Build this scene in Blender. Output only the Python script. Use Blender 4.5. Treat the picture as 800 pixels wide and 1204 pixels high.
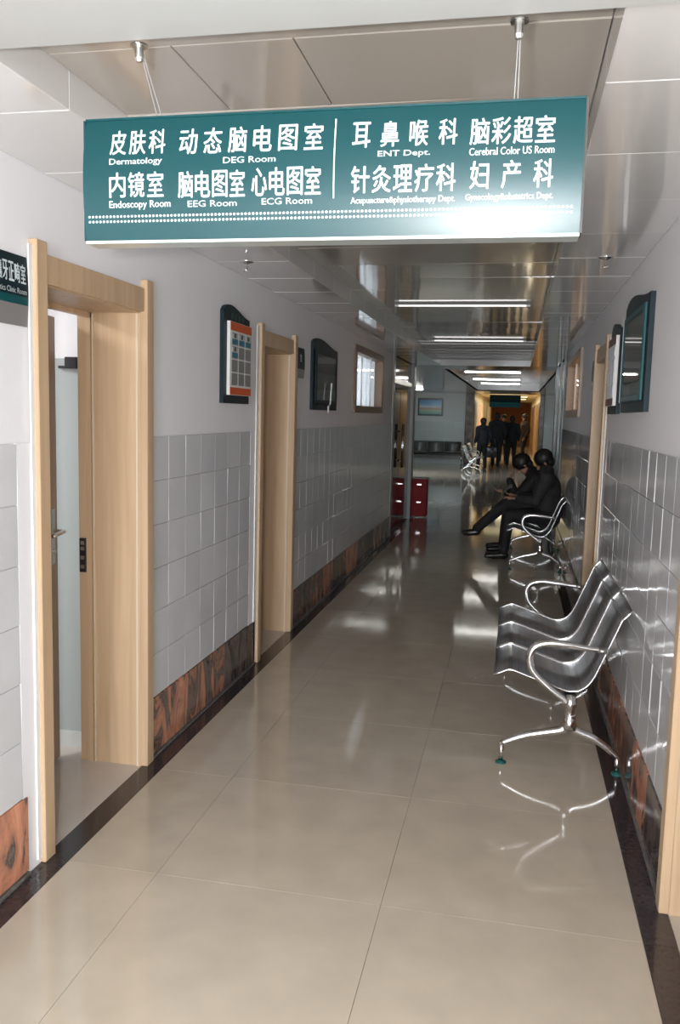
import bpy, bmesh, math, random
from mathutils import Vector, Matrix, Quaternion, noise
random.seed(7)
for o in list(bpy.data.objects): bpy.data.objects.remove(o)
S = bpy.context.scene
COL = S.collection
PI = math.pi

# ------------------------------------------------------------------ camera
CAM_H = 1.58
cam_r = Vector((0.978839, 0.20302, 0.025634))
cam_u = Vector((-0.048458, 0.108265, 0.99294))
cam_d = Vector((-0.198811, 0.973171, -0.115812))
cd = bpy.data.cameras.new('camera'); cam = bpy.data.objects.new('camera', cd); COL.objects.link(cam)
cd.sensor_fit = 'HORIZONTAL'; cd.sensor_width = 36.0; cd.lens = 996.48 / 800 * 36.0
cd.clip_start = .05; cd.clip_end = 200
m3 = Matrix((cam_r, cam_u, -cam_d)).transposed()
cam.matrix_world = Matrix.Translation((0, 0, CAM_H)) @ m3.to_4x4()
S.camera = cam

# ------------------------------------------------------------------ world, exposure, lights
W = bpy.data.worlds.new('world'); S.world = W; W.use_nodes = True
W.node_tree.nodes['Background'].inputs[0].default_value = (.75, .85, 1, 1)
W.node_tree.nodes['Background'].inputs[1].default_value = .3
S.view_settings.view_transform = 'Standard'; S.view_settings.look = 'None'
S.view_settings.gamma = 1; S.view_settings.use_curve_mapping = False
S.view_settings.exposure = 0.68

def area(name, loc, direction, sx, sy, power, color=(1, 1, 1), spread=PI):
    l = bpy.data.lights.new(name, 'AREA'); l.shape = 'RECTANGLE'; l.size = sx; l.size_y = sy
    l.energy = power; l.color = color; l.spread = spread
    o = bpy.data.objects.new(name, l); COL.objects.link(o)
    o.location = loc; o.rotation_euler = Vector(direction).to_track_quat('-Z', 'Y').to_euler()
    return o
# daylight from the glazed entrance at the near end of the corridor, behind the camera
area('entrance_daylight', (-.08, -4.9, 1.25), (-.22, 1, 0), 1.1, 2.0, 190, (.93, .96, 1))
# camera flash, to the left of the lens in portrait hold
area('camera_flash', Vector((0, 0, CAM_H)) - cam_r * .13 + cam_u * .03 - cam_d * .02, cam_d, .07, .04, 24, (1, .97, .93))
area('near_corridor_fill', (-.1, -1.3, 2.29), (-.45, .1, -1), .9, .5, 34, (.97, .98, 1))  # unseen fill added behind the camera to brighten the near left wall
# added fills for hall and side room, then window-room and far-corridor lamps
area('hall_fill_left', (-2.9, 23.5, 2.3), (-.05, .35, -1), 1.2, 3, 75, (.86, .96, 1))  # added fill, no fixture modelled; lifts the far hall's left wall
area('hall_fill_right', (2.0, 24, 2.3), (0, .3, -1), 1.2, 3, 45, (.82, .95, 1))  # matching added fill for the right side of the hall
area('side_room_fill', (-2.9, 2.5, 2.35), (0, 0, -1), .6, .6, 20, (1, .98, .96))  # unseen fill, added to brighten the room behind the first door
area('window_room_left_lamp', (-2.6, 8.9, 2.2), (.9, 0, -.4), .8, .8, 15, (.9, .95, 1))
area('window_room_right_lamp', (1.6, 8.9, 2.2), (-.9, 0, -.4), .8, .8, 9, (1, .78, .5))
area('far_corridor_lamp', (-.3, 34, 2.3), (0, 0, -1), 1.2, 5, 50, (1, .87, .62))
area('far_corridor_lamp_end', (-.3, 44, 2.3), (0, 0, -1), 1.2, 5, 22, (1, .78, .5))

# ------------------------------------------------------------------ materials
MATS = {}
def nt(name):
    m = bpy.data.materials.new(name); m.use_nodes = True
    return m, m.node_tree, m.node_tree.nodes['Principled BSDF']
def mat(name, col, rough=.5, metal=0, spec=.5, coat=0, emis=None, es=0, bump=0, bscale=40, noise_amt=0, nscale=5, rand=0):
    if name in MATS: return MATS[name]
    m, t, b = nt(name); N, L = t.nodes, t.links
    b.inputs['Base Color'].default_value = (*col, 1); b.inputs['Roughness'].default_value = rough
    b.inputs['Metallic'].default_value = metal; b.inputs['Specular IOR Level'].default_value = spec
    b.inputs['Coat Weight'].default_value = coat; b.inputs['Coat Roughness'].default_value = .05
    if emis: b.inputs['Emission Color'].default_value = (*emis, 1); b.inputs['Emission Strength'].default_value = es
    tc = N.new('ShaderNodeTexCoord')
    if noise_amt or rand:
        n = N.new('ShaderNodeTexNoise'); n.inputs['Scale'].default_value = nscale; n.inputs['Detail'].default_value = 6
        geo = N.new('ShaderNodeNewGeometry'); L.new(geo.outputs['Position'], n.inputs['Vector'])
        h = N.new('ShaderNodeHueSaturation'); h.inputs['Color'].default_value = (*col, 1)
        mr = N.new('ShaderNodeMapRange'); mr.inputs['From Min'].default_value = .3; mr.inputs['From Max'].default_value = .7
        mr.inputs['To Min'].default_value = 1 - noise_amt; mr.inputs['To Max'].default_value = 1 + noise_amt
        L.new(n.outputs['Fac'], mr.inputs['Value'])
        if rand:
            oi = N.new('ShaderNodeObjectInfo'); m2 = N.new('ShaderNodeMapRange')
            m2.inputs['To Min'].default_value = 1 - rand; m2.inputs['To Max'].default_value = 1 + rand
            L.new(oi.outputs['Random'], m2.inputs['Value'])
            mu = N.new('ShaderNodeMath'); mu.operation = 'MULTIPLY'
            L.new(mr.outputs[0], mu.inputs[0]); L.new(m2.outputs[0], mu.inputs[1]); L.new(mu.outputs[0], h.inputs['Value'])
        else: L.new(mr.outputs[0], h.inputs['Value'])
        L.new(h.outputs[0], b.inputs['Base Color'])
    if bump:
        n = N.new('ShaderNodeTexNoise'); n.inputs['Scale'].default_value = bscale
        geo = N.new('ShaderNodeNewGeometry'); L.new(geo.outputs['Position'], n.inputs['Vector'])
        bp = N.new('ShaderNodeBump'); bp.inputs['Strength'].default_value = bump; bp.inputs['Distance'].default_value = .01
        L.new(n.outputs['Fac'], bp.inputs['Height']); L.new(bp.outputs[0], b.inputs['Normal'])
    MATS[name] = m; return m

def wood_mat(name, c1, c2, rough=.4):
    m, t, b = nt(name); N, L = t.nodes, t.links
    geo = N.new('ShaderNodeNewGeometry'); mp = N.new('ShaderNodeMapping'); mp.inputs['Scale'].default_value = (9, 9, .35)
    L.new(geo.outputs['Position'], mp.inputs['Vector'])
    n = N.new('ShaderNodeTexNoise'); n.inputs['Scale'].default_value = 3; n.inputs['Detail'].default_value = 8; n.inputs['Distortion'].default_value = .4
    L.new(mp.outputs[0], n.inputs['Vector'])
    r = N.new('ShaderNodeValToRGB'); r.color_ramp.elements[0].position = .3; r.color_ramp.elements[1].position = .7
    r.color_ramp.elements[0].color = (*c1, 1); r.color_ramp.elements[1].color = (*c2, 1)
    L.new(n.outputs['Fac'], r.inputs[0]); L.new(r.outputs[0], b.inputs['Base Color'])
    b.inputs['Roughness'].default_value = rough
    return m

def granite_mat(name):
    # red and black veined granite, each slab tinted on its own
    m, t, b = nt(name); N, L = t.nodes, t.links
    geo = N.new('ShaderNodeNewGeometry'); mp = N.new('ShaderNodeMapping'); mp.inputs['Scale'].default_value = (4.5, 4.5, 1.9); mp.inputs['Rotation'].default_value = (.35, 0, 0)
    oi = N.new('ShaderNodeObjectInfo'); ad = N.new('ShaderNodeVectorMath'); ad.operation = 'ADD'
    sc = N.new('ShaderNodeMath'); sc.operation = 'MULTIPLY'; sc.inputs[1].default_value = 9.0
    L.new(oi.outputs['Random'], sc.inputs[0]); L.new(geo.outputs['Position'], ad.inputs[0]); L.new(sc.outputs[0], ad.inputs[1])
    L.new(ad.outputs[0], mp.inputs['Vector'])
    n = N.new('ShaderNodeTexNoise'); n.inputs['Scale'].default_value = 1.6; n.inputs['Detail'].default_value = 9; n.inputs['Distortion'].default_value = 1.3
    n.inputs['Roughness'].default_value = .62
    L.new(mp.outputs[0], n.inputs['Vector'])
    a2 = N.new('ShaderNodeMath'); a2.operation = 'MULTIPLY_ADD'; a2.inputs[1].default_value = .34; 
    L.new(oi.outputs['Random'], a2.inputs[0]); 
    s2 = N.new('ShaderNodeMath'); s2.operation = 'SUBTRACT'; s2.inputs[1].default_value = .17
    L.new(n.outputs['Fac'], a2.inputs[2]); L.new(a2.outputs[0], s2.inputs[0])
    r = N.new('ShaderNodeValToRGB'); cr = r.color_ramp
    cr.elements[0].position = .30; cr.elements[0].color = (.05, .048, .048, 1)
    cr.elements[1].position = .72; cr.elements[1].color = (.75, .36, .22, 1)
    e = cr.elements.new(.42); e.color = (.20, .15, .13, 1)
    e = cr.elements.new(.47); e.color = (.09, .075, .07, 1)
    e = cr.elements.new(.53); e.color = (.42, .20, .13, 1)
    e = cr.elements.new(.62); e.color = (.60, .26, .16, 1)
    L.new(s2.outputs[0], r.inputs[0]); L.new(r.outputs[0], b.inputs['Base Color'])
    b.inputs['Roughness'].default_value = .09
    return m

paint = mat('wall_paint', (.86, .86, .89), .7, bump=.05, bscale=60)
M_tile = mat('glazed_wall_tile', (.66, .67, .69), .09, spec=.6, noise_amt=.05, nscale=3, rand=.04, bump=.06, bscale=14)
M_grout = mat('grout', (.42, .42, .42), .8)
M_dado = mat('grout_bed', (.56, .56, .56), .8)
M_floor = mat('polished_floor_tile', (.505, .44, .355), .07, spec=.5, noise_amt=.06, nscale=6, rand=.025, bump=.02, bscale=3)
M_bed = mat('floor_grout', (.40, .35, .30), .6)
M_black = mat('black_granite', (.040, .032, .034), .10, noise_amt=.3, nscale=60, rand=.15)
M_granite = granite_mat('red_granite')
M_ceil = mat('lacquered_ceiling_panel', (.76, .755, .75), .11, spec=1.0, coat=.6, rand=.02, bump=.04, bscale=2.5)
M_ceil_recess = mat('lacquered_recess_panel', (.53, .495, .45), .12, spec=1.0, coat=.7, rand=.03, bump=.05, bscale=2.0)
M_gap = mat('dark_ceiling_void', (.05, .05, .05), .8)
M_beam = mat('beam_paint', (.50, .51, .50), .45)
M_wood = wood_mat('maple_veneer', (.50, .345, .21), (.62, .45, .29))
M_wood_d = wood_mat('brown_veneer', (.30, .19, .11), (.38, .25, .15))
M_bead = mat('pale_bead', (.66, .56, .42), .5)
M_white = mat('white_plaster', (.80, .80, .78), .6)
M_chrome = mat('polished_aluminium', (.80, .80, .80), .16, metal=1)
M_seat = mat('perforated_steel_seat', (.30, .31, .32), .26, metal=1)
M_glide = mat('green_rubber_glide', (.01, .10, .09), .4)
M_sign = mat('teal_sign_face', (.0004, .050, .058), .32, spec=.48)
M_letter = mat('white_vinyl_lettering', (.70, .80, .83), .35)
M_teal = mat('teal_frame', (.006, .05, .065), .4, spec=.3)
M_teal_l = mat('teal_frame_light', (.003, .07, .08), .4, spec=.3)
M_navy = mat('navy_board', (.004, .018, .026), .5, spec=.25)
M_steel = mat('stainless_steel', (.55, .55, .52), .28, metal=1)
M_dark = mat('black_plastic', (.015, .015, .017), .35)
M_blackglass = mat('black_glass_panel', (.012, .010, .010), .08, spec=.35)
M_red = mat('red_enamel', (.27, .008, .014), .5, spec=.2)
M_tealwall = mat('pale_teal_panel', (.28, .37, .37), .12, spec=.6)
M_skin = mat('skin', (.42, .23, .15), .55)
M_hair = mat('black_hair', (.008, .007, .007), .5)
M_shoe = mat('black_leather', (.012, .011, .011), .3)
M_orange = mat('orange_print', (.62, .10, .02), .5)
M_lamp = mat('lamp_tube', (.9, .9, .9), .4, emis=(1, .98, .93), es=9)
M_lamp_s = mat('lamp_tube_dim', (.9, .9, .9), .4, emis=(1, .98, .95), es=.9)

# ------------------------------------------------------------------ mesh helpers
def new_obj(name, me, material, parent=None, kind=None):
    o = bpy.data.objects.new(name, me); COL.objects.link(o)
    if material: 
        me.materials.clear(); me.materials.append(material)
    if parent: o.parent = parent
    if kind: o['kind'] = kind
    return o
def obj(name, bm, material, parent=None, kind=None, smooth=False):
    me = bpy.data.meshes.new(name); bmesh.ops.recalc_face_normals(bm, faces=bm.faces); bm.to_mesh(me); bm.free()
    if smooth:
        for p in me.polygons: p.use_smooth = True
    return new_obj(name, me, material, parent, kind)
def tag(o, label, cat, group=None):
    o['label'] = label; o['category'] = cat
    if group: o['group'] = group
    return o
def thing(name, label, cat, loc=(0, 0, 0), rz=0, group=None):
    o = bpy.data.objects.new(name, None); COL.objects.link(o); o.location = loc; o.rotation_euler = (0, 0, rz)
    o.empty_display_size = .05
    return tag(o, label, cat, group)
def struct(name, loc=(0, 0, 0), rz=0):
    o = bpy.data.objects.new(name, None); COL.objects.link(o); o.location = loc; o.rotation_euler = (0, 0, rz); o['kind'] = 'structure'
    return o
def bx(bm, x0, x1, y0, y1, z0, z1, bev=0):
    v = [bm.verts.new((x, y, z)) for x in (x0, x1) for y in (y0, y1) for z in (z0, z1)]
    fs = [(0, 1, 3, 2), (4, 6, 7, 5), (0, 4, 5, 1), (2, 3, 7, 6), (0, 2, 6, 4), (1, 5, 7, 3)]
    ff = [bm.faces.new([v[i] for i in f]) for f in fs]
    if bev:
        es = list({e for f in ff for e in f.edges})
        bmesh.ops.bevel(bm, geom=es, offset=bev, segments=1, affect='EDGES', profile=.5)
    return bm
def box(name, x0, x1, y0, y1, z0, z1, material, parent=None, bev=0, kind=None):
    return obj(name, bx(bmesh.new(), min(x0, x1), max(x0, x1), min(y0, y1), max(y0, y1), min(z0, z1), max(z0, z1), bev), material, parent, kind)
def tube(bm, pts, rad, n=10, sx=1.0, caps=True, up=Vector((0, 1, 0))):
    """sweep an ellipse (rad along the in-plane normal, rad*sx along 'up') along pts"""
    pts = [Vector(p) for p in pts]; rings = []
    for i, p in enumerate(pts):
        a = pts[max(i - 1, 0)]; b = pts[min(i + 1, len(pts) - 1)]
        t = (b - a).normalized(); u = up - up.dot(t) * t
        if u.length < 1e-4: u = Vector((1, 0, 0)) - t * t.x
        u.normalize(); w = t.cross(u)
        r = rad[i] if isinstance(rad, (list, tuple)) else rad
        rings.append([bm.verts.new(p + w * r * math.cos(2 * PI * k / n) + u * r * sx * math.sin(2 * PI * k / n)) for k in range(n)])
    for a, b in zip(rings, rings[1:]):
        for k in range(n): bm.faces.new((a[k], a[(k + 1) % n], b[(k + 1) % n], b[k]))
    if caps: bm.faces.new(rings[0]); bm.faces.new(rings[-1])
    return bm
def smooth_path(pts, sub=5):
    pts = [Vector(p) for p in pts]; out = []
    for i in range(len(pts) - 1):
        p0 = pts[max(i - 1, 0)]; p1 = pts[i]; p2 = pts[i + 1]; p3 = pts[min(i + 2, len(pts) - 1)]
        for k in range(sub):
            t = k / sub
            out.append(.5 * ((2 * p1) + (p2 - p0) * t + (2 * p0 - 5 * p1 + 4 * p2 - p3) * t * t + (3 * p1 - p0 - 3 * p2 + p3) * t ** 3))
    out.append(pts[-1]); return out
def prism(bm, outline, y0, y1):
    """outline = list of (x, z); extruded from y0 to y1"""
    a = [bm.verts.new((x, y0, z)) for x, z in outline]; b = [bm.verts.new((x, y1, z)) for x, z in outline]
    n = len(a); bm.faces.new(a); bm.faces.new(b[::-1])
    for i in range(n): bm.faces.new((a[i], a[(i + 1) % n], b[(i + 1) % n], b[i]))
    return bm
def lathe(bm, prof, n=20, c=(0, 0, 0)):
    rings = [[bm.verts.new((c[0] + r * math.cos(2 * PI * k / n), c[1] + r * math.sin(2 * PI * k / n), c[2] + z)) for k in range(n)] for r, z in prof]
    for a, b in zip(rings, rings[1:]):
        for k in range(n): bm.faces.new((a[k], a[(k + 1) % n], b[(k + 1) % n], b[k]))
    bm.faces.new(rings[0]); bm.faces.new(rings[-1]); return bm
def ball(bm, c, r, sc=(1, 1, 1), rot=None, seg=12):
    mtx = Matrix.Translation(c) @ (rot.to_matrix().to_4x4() if rot else Matrix()) @ Matrix.Diagonal((r * sc[0], r * sc[1], r * sc[2], 1))
    bmesh.ops.create_uvsphere(bm, u_segments=seg, v_segments=max(6, seg * 2 // 3), radius=1, matrix=mtx); return bm

# text: built as curves by Blender's own font, turned into flat meshes
_tc = {}
def glyph_mesh(s, bold):
    key = (s, bold)
    if key in _tc: return _tc[key]
    cu = bpy.data.curves.new('glyph', 'FONT'); cu.body = s; cu.size = 1; cu.offset = bold; cu.resolution_u = 3
    o = bpy.data.objects.new('glyph', cu); COL.objects.link(o)
    dg = bpy.context.evaluated_depsgraph_get(); dg.update()
    me = bpy.data.meshes.new_from_object(o.evaluated_get(dg))
    vs = [v.co.copy() for v in me.vertices]; fs = [tuple(p.vertices) for p in me.polygons]
    bpy.data.objects.remove(o); bpy.data.curves.remove(cu); bpy.data.meshes.remove(me)
    _tc[key] = (vs, fs); return _tc[key]
def put_text(bm, s, x0, x1, z0, z1, yfun, bold=.02, ybase=None):
    vs, fs = glyph_mesh(s, 0)
    if not vs: return
    ax = min(v.x for v in vs); bxx = max(v.x for v in vs); ay = min(v.y for v in vs); by = max(v.y for v in vs)
    h = bold * (z1 - z0)
    for (dx, dz) in (((0, 0), (h, 0), (-h, 0), (0, h * .7), (0, -h * .7)) if bold else ((0, 0),)):
        out = []
        for v in vs:
            x = x0 + h + (v.x - ax) / (bxx - ax) * (x1 - x0 - 2 * h) + dx; z = z0 + h + (v.y - ay) / (by - ay) * (z1 - z0 - 2 * h) + dz
            out.append(bm.verts.new((x, yfun(z), z)))
        for f in fs:
            try: bm.faces.new([out[i] for i in f])
            except ValueError: pass
def put_chars(bm, s, x0, x1, z0, z1, yfun, cw, bold=.025):
    n = len(s); pitch = (x1 - x0 - cw) / max(1, n - 1)
    for i, ch in enumerate(s): put_text(bm, ch, x0 + i * pitch, x0 + i * pitch + cw, z0, z1, yfun, bold)

# ------------------------------------------------------------------ dimensions
XL, XR, XLs, XRs = -1.559, .556, -1.461, .4555
ZC, ZR = 2.336, 2.432
X1, X2 = -1.1647, .16
YB, YE = 1.70, 13.0            # recess starts behind the beam, corridor section ends
WT = .29                      # wall thickness
LEFT_END, RIGHT_END = 10.75, 10.7
HALL_Y0, HALL_Y1 = 13.3, 28.5

# ------------------------------------------------------------------ floor
floor = struct('floor')
box('screed', -7, 5, -5, 56, -.12, -.006, M_bed, floor)
def tile_obj(name, cx, cy, cz, sx, sy, sz, material, parent, cache={}, bev=.0015, rot=None, axis='z'):
    key = (name, round(sx, 4), round(sy, 4), round(sz, 4), material.name)
    if key not in cache:
        bm = bmesh.new(); v = []
        hx, hy, hz = sx / 2, sy / 2, sz / 2
        bx(bm, -hx, hx, -hy, hy, -hz, hz)
        es = [e for f in bm.faces for e in f.edges if abs((f.normal if f.normal.length else Vector()).z) >= 0]
        bmesh.ops.recalc_face_normals(bm, faces=bm.faces)
        dirv = {'z': Vector((0, 0, 1)), '-z': Vector((0, 0, -1)), 'x': Vector((1, 0, 0)), '-x': Vector((-1, 0, 0)), '-y': Vector((0, -1, 0))}[axis]
        face = [f for f in bm.faces if f.normal.dot(dirv) > .9][0]
        bmesh.ops.bevel(bm, geom=list(face.edges), offset=bev, segments=1, affect='EDGES', profile=.5)
        me = bpy.data.meshes.new(name); bmesh.ops.recalc_face_normals(bm, faces=bm.faces); bm.to_mesh(me); bm.free(); me.materials.append(material)
        cache[key] = me
    o = bpy.data.objects.new(name, cache[key]); COL.objects.link(o); o.location = (cx, cy, cz); o.parent = parent
    if rot: o.rotation_euler = rot
    return o
G = .0013
xs = [XLs, -1.13, -.355, XRs]
y = -4.64
while y < YE:
    for a, b in zip(xs, xs[1:]):
        tile_obj('floor_tile', (a + b) / 2, y + .4, -.005, b - a - G, .8 - G, .01, M_floor, floor, bev=.0004,
                 rot=(random.uniform(-.0005, .0005), random.uniform(-.0005, .0005), 0))
    for a, b in ((XL - .0, XLs), (XRs, XR)):
        tile_obj('border_stone', (a + b) / 2, y + .4, -.005, b - a - .001, .8 - .0015, .01, M_black, floor, bev=.0006)
    y += .8
# beyond this the tiles are under ten pixels: a joined field of tiles in the hall
bm = bmesh.new(); yy = y
while yy < 50:
    xx = -6.73
    while xx < 4.4:
        if yy < 28.3 or (-1.5 < xx + .4 < .9):
            bx(bm, xx + G, xx + .8 - G, yy + G, yy + .8 - G, -.01, 0)
        xx += .8
    yy += .8
obj('hall_floor_tiles', bm, M_floor, floor, 'stuff')
# doorway floors (thresholds inside the rooms)
for (a, b, c, d) in ((-4.4, XL - .001, 1.2, 3.5), (-4.4, XL - .001, 4.3, 6.6), (XR + .001, 2.6, 1.2, 3.4), (XR + .001, 2.6, 5.0, 7.0)):
    box('room_floor', a, b, c, d, -.01, 0, mat('room_floor_tile', (.55, .50, .45), .12, noise_amt=.05), floor)

# ------------------------------------------------------------------ walls
D1, D2 = (2.53, 3.43), (5.0, 5.865)          # casing outer edges, left doors
D3, D4 = (1.88, 2.80), (5.575, 6.425)        # right doors
WIN_L, WIN_R = (8.11, 9.83), (7.96, 9.95)
DH = 2.03
def wall_with_openings(name, xin, xout, y0, y1, openings, h=2.46, m=paint):
    w = struct(name); segs = []; yy = y0; k = 0
    bm = bmesh.new(); a, b = min(xin, xout), max(xin, xout)
    for (o0, o1, z0, z1) in openings:
        bx(bm, a, b, yy, o0, 0, h); bx(bm, a, b, o0, o1, z1, h)
        if z0 > 0: bx(bm, a, b, o0, o1, 0, z0)
        yy = o1
    bx(bm, a, b, yy, y1, 0, h)
    obj('plaster', bm, m, w); return w
wl = wall_with_openings('wall_left', XL, XL - WT, -5, LEFT_END, [(D1[0] + .04, D1[1] - .04, 0, DH), (D2[0] + .04, D2[1] - .04, 0, DH), (WIN_L[0] + .05, WIN_L[1] - .05, 1.64, 2.2)])
wr = wall_with_openings('wall_right', XR, XR + WT, -5, RIGHT_END, [(D3[0] + .04, D3[1] - .04, 0, DH), (D4[0] + .04, D4[1] - .04, 0, DH), (WIN_R[0] + .05, WIN_R[1] - .05, 1.64, 2.2)])

ZB, ZT = .277, 1.458
TH = (ZT - ZB) / 6; TW = .205
def tile_wall(parent, x, side, spans, rows0=0):
    """side=+1: surface faces +X"""
    for (a, b) in spans:
        n = max(1, round((b - a) / TW)); w = (b - a) / n
        bm = bmesh.new(); t0 = x; t1 = x + side * .004
        bx(bm, min(t0, t1), max(t0, t1), a, b, ZB, ZT - .001); obj('tile_bed', bm, M_dado, parent)
        far = bmesh.new(); nf = 0
        for i in range(n):
            yc = a + w * (i + .5)
            for k in range(6):
                zc = ZB + TH * (k + .5)
                if yc < 8.1:
                    tile_obj('wall_tile', x + side * .0055, yc, zc, .009, w - .0025, TH - .0025, M_tile, parent, axis='x' if side > 0 else '-x', bev=.0016,
                             rot=(0, random.gauss(0, .005), random.gauss(0, .006)))
                else:
                    bx(far, min(x, x + side * .010), max(x, x + side * .010), yc - w / 2 + .0012, yc + w / 2 - .0012, zc - TH / 2 + .0012, zc + TH / 2 - .0012); nf += 1
        if nf: obj('far_wall_tiles', far, M_tile, parent, 'stuff')
        else: far.free()
tile_wall(wl, XL, 1, [(.4, 2.43), (3.435, 4.86), (5.87, 8.1), (8.1, LEFT_END)])
tile_wall(wr, XR, -1, [(2.87, 5.40), (6.45, 8.1), (8.1, RIGHT_END)])
def skirting(name, x, side, spans):
    b = struct(name); 
    for (a, c) in spans:
        yy = a; 
        while yy < c - .02:
            L_ = min(random.choice((.30, .38, .45, .6)), c - yy)
            if c - yy - L_ < .12: L_ = c - yy
            tile_obj('stone_slab', x + side * .008, yy + L_ / 2, (ZB) / 2 + .008, .016, L_ - .001, ZB - .02, M_granite, b, axis='x' if side > 0 else '-x', bev=.001)
            yy += L_
        bm = bmesh.new(); bx(bm, min(x, x + side * .026), max(x, x + side * .026), a, c, 0, .014, .003)
        obj('base_bead', bm, mat('grey_stone_bead', (.13, .12, .11), .3, noise_amt=.4, nscale=30), b)
random.seed(11)
skirting('baseboard_left', XL, 1, [(.4, 2.45), (3.435, 4.98), (5.87, LEFT_END)])
skirting('baseboard_right', XR, -1, [(2.81, 5.57), (6.43, RIGHT_END)])
# white plaster reveals left beside the casings
for i, (x, s, a, b) in enumerate(((XL, 1, 2.43, 2.53), (XL, 1, 4.86, 5.0), (XR, -1, 2.80, 2.87), (XR, -1, 5.40, 5.575))):
    o = box('trim_%d' % (i + 1), x, x + s * .010, a, b, 0.0 if i != 2 else .28, ZT, paint); o['kind'] = 'structure'
    near = (s > 0); c0 = b - .022 if near else a; c1 = b if near else a + .022
    if i in (1, 3): 
        c0, c1 = (b - .05, b) 
    box('sealant_strip', x + s * .010, x + s * .016, c0, c1, .02, 2.09, M_white, o)

# end walls / rooms behind the openings
rooms = struct('wall_side_rooms'); 
bm = bmesh.new()
bx(bm, -4.5, -1.85, 3.5, 3.6, 0, 2.5); bx(bm, -4.5, -1.85, 1.1, 1.2, 0, 2.5); bx(bm, -4.6, -4.5, 1.1, 6.7, 0, 2.5); bx(bm, -4.5, -1.85, 1.1, 6.7, 2.46, 2.5)
bx(bm, -4.5, -1.85, 4.2, 4.3, 0, 2.5); bx(bm, -4.5, -1.85, 6.6, 6.7, 0, 2.5)
bx(bm, .846, 2.7, 1.1, 1.2, 0, 2.5); bx(bm, 2.6, 2.7, 1.1, 7.1, 0, 2.5); bx(bm, .846, 2.7, 7.0, 7.1, 0, 2.5); bx(bm, .846, 2.7, 1.1, 7.1, 2.46, 2.5)
# window rooms
bx(bm, -3.3, -1.85, 7.6, 7.7, 0, 2.5); bx(bm, -3.3, -1.85, 10.3, 10.4, 0, 2.5); bx(bm, -3.4, -3.3, 7.6, 10.4, 0, 2.5); bx(bm, -3.4, -1.85, 7.6, 10.4, 2.46, 2.5); bx(bm, -3.4, -1.85, 7.6, 10.4, -.01, 0)
bx(bm, .846, 2.3, 7.4, 7.5, 0, 2.5); bx(bm, .846, 2.3, 10.4, 10.5, 0, 2.5); bx(bm, 2.3, 2.4, 7.4, 10.5, 0, 2.5); bx(bm, .846, 2.4, 7.4, 10.5, 2.46, 2.5); bx(bm, .846, 2.4, 7.4, 10.5, -.01, 0)
obj('plaster', bm, paint, rooms)
# grey tiled dado and skirting in the side room, seen through the first doorway
box('room_dado', -3.6, -1.86, 3.488, 3.5, .075, 1.79, mat('grey_room_panel', (.42, .47, .47), .3), rooms)
box('room_skirting', -3.6, -1.86, 3.482, 3.5, 0, .075, mat('room_skirting', (.60, .63, .62), .3), rooms)
nearw = struct('wall_near'); bm = bmesh.new()
bx(bm, -1.9, -1.45, -5.1, -5, 0, 2.5); bx(bm, .52, .9, -5.1, -5, 0, 2.5); bx(bm, -1.45, .52, -5.1, -5, 2.28, 2.5); bx(bm, -1.45, .52, -5.1, -5, 0, .2)
obj('plaster', bm, paint, nearw)

# ------------------------------------------------------------------ ceiling
ceil = struct('ceiling')
bm = bmesh.new()
bx(bm, XL - .3, X1 - .012, -5, 28.6, ZC + .012, ZC + .03); bx(bm, X2 + .012, XR + .3, -5, YE + .1, ZC + .012, ZC + .03)
bx(bm, X1 - .03, X2 + .03, YB - .1, YE + .1, ZR + .012, ZR + .03); bx(bm, X1 - .012, X2 + .012, -5, YB, ZC + .012, ZC + .03)
obj('ceiling_void_lining', bm, M_gap, ceil)
P = .54; y0 = 2.09 - P * 13
k = 0; yy = y0
while yy < YE - .05:
    e = min(yy + P, YE)
    c = (yy + e) / 2; L_ = e - yy
    tile_obj('ceiling_panel', (XL + X1) / 2, c, ZC + .006, X1 - XL - .002, L_ - .004, .012, M_ceil, ceil, axis='-z', bev=.002, rot=(random.gauss(0, .002), random.gauss(0, .002), 0))
    tile_obj('ceiling_panel', (XR + X2) / 2, c, ZC + .006, XR - X2 - .002, L_ - .004, .012, M_ceil, ceil, axis='-z', bev=.002, rot=(random.gauss(0, .002), random.gauss(0, .002), 0))
    if e > YB:
        a = max(yy, YB); cc = (a + e) / 2; l2 = e - a
        for (xx, ax) in ((X1 - .006, 'x'), (X2 + .006, '-x')):
            tile_obj('fascia_panel', xx, cc, (ZC + ZR) / 2 + .006, .012, l2 - .003, ZR - ZC + .01, M_ceil, ceil, axis=ax, bev=.001)
    yy = e
ry = YB; i = 0
cuts = [1.72, 1.99, 2.42]
while cuts[-1] < YE: cuts.append(cuts[-1] + .5)
cuts[-1] = YE
for a, b in zip(cuts, cuts[1:]):
    if a < 9.7:
        if abs(a - 1.99) < .01:
            for (p, q) in ((X1, -.845), (-.845, -.546), (-.546, X2)):
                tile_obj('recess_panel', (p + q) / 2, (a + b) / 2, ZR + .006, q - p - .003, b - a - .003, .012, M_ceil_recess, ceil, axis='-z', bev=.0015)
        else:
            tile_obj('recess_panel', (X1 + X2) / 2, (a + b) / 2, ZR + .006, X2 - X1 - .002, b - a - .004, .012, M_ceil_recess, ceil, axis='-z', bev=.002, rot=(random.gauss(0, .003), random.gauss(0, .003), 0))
    else:
        # the far end of the recess is lined with bright narrow slats
        n = 5
        for q in range(n):
            aa = a + (b - a) * q / n; bb = a + (b - a) * (q + 1) / n
            tile_obj('ceiling_slat', (X1 + X2) / 2, (aa + bb) / 2, ZR + .004, X2 - X1 - .006, bb - aa - .02, .02, mat('slat_metal', (.42, .42, .43), .38, metal=.2, rand=.25), ceil, axis='-z', bev=.002, rot=(random.gauss(.03, .03), 0, 0))
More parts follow.
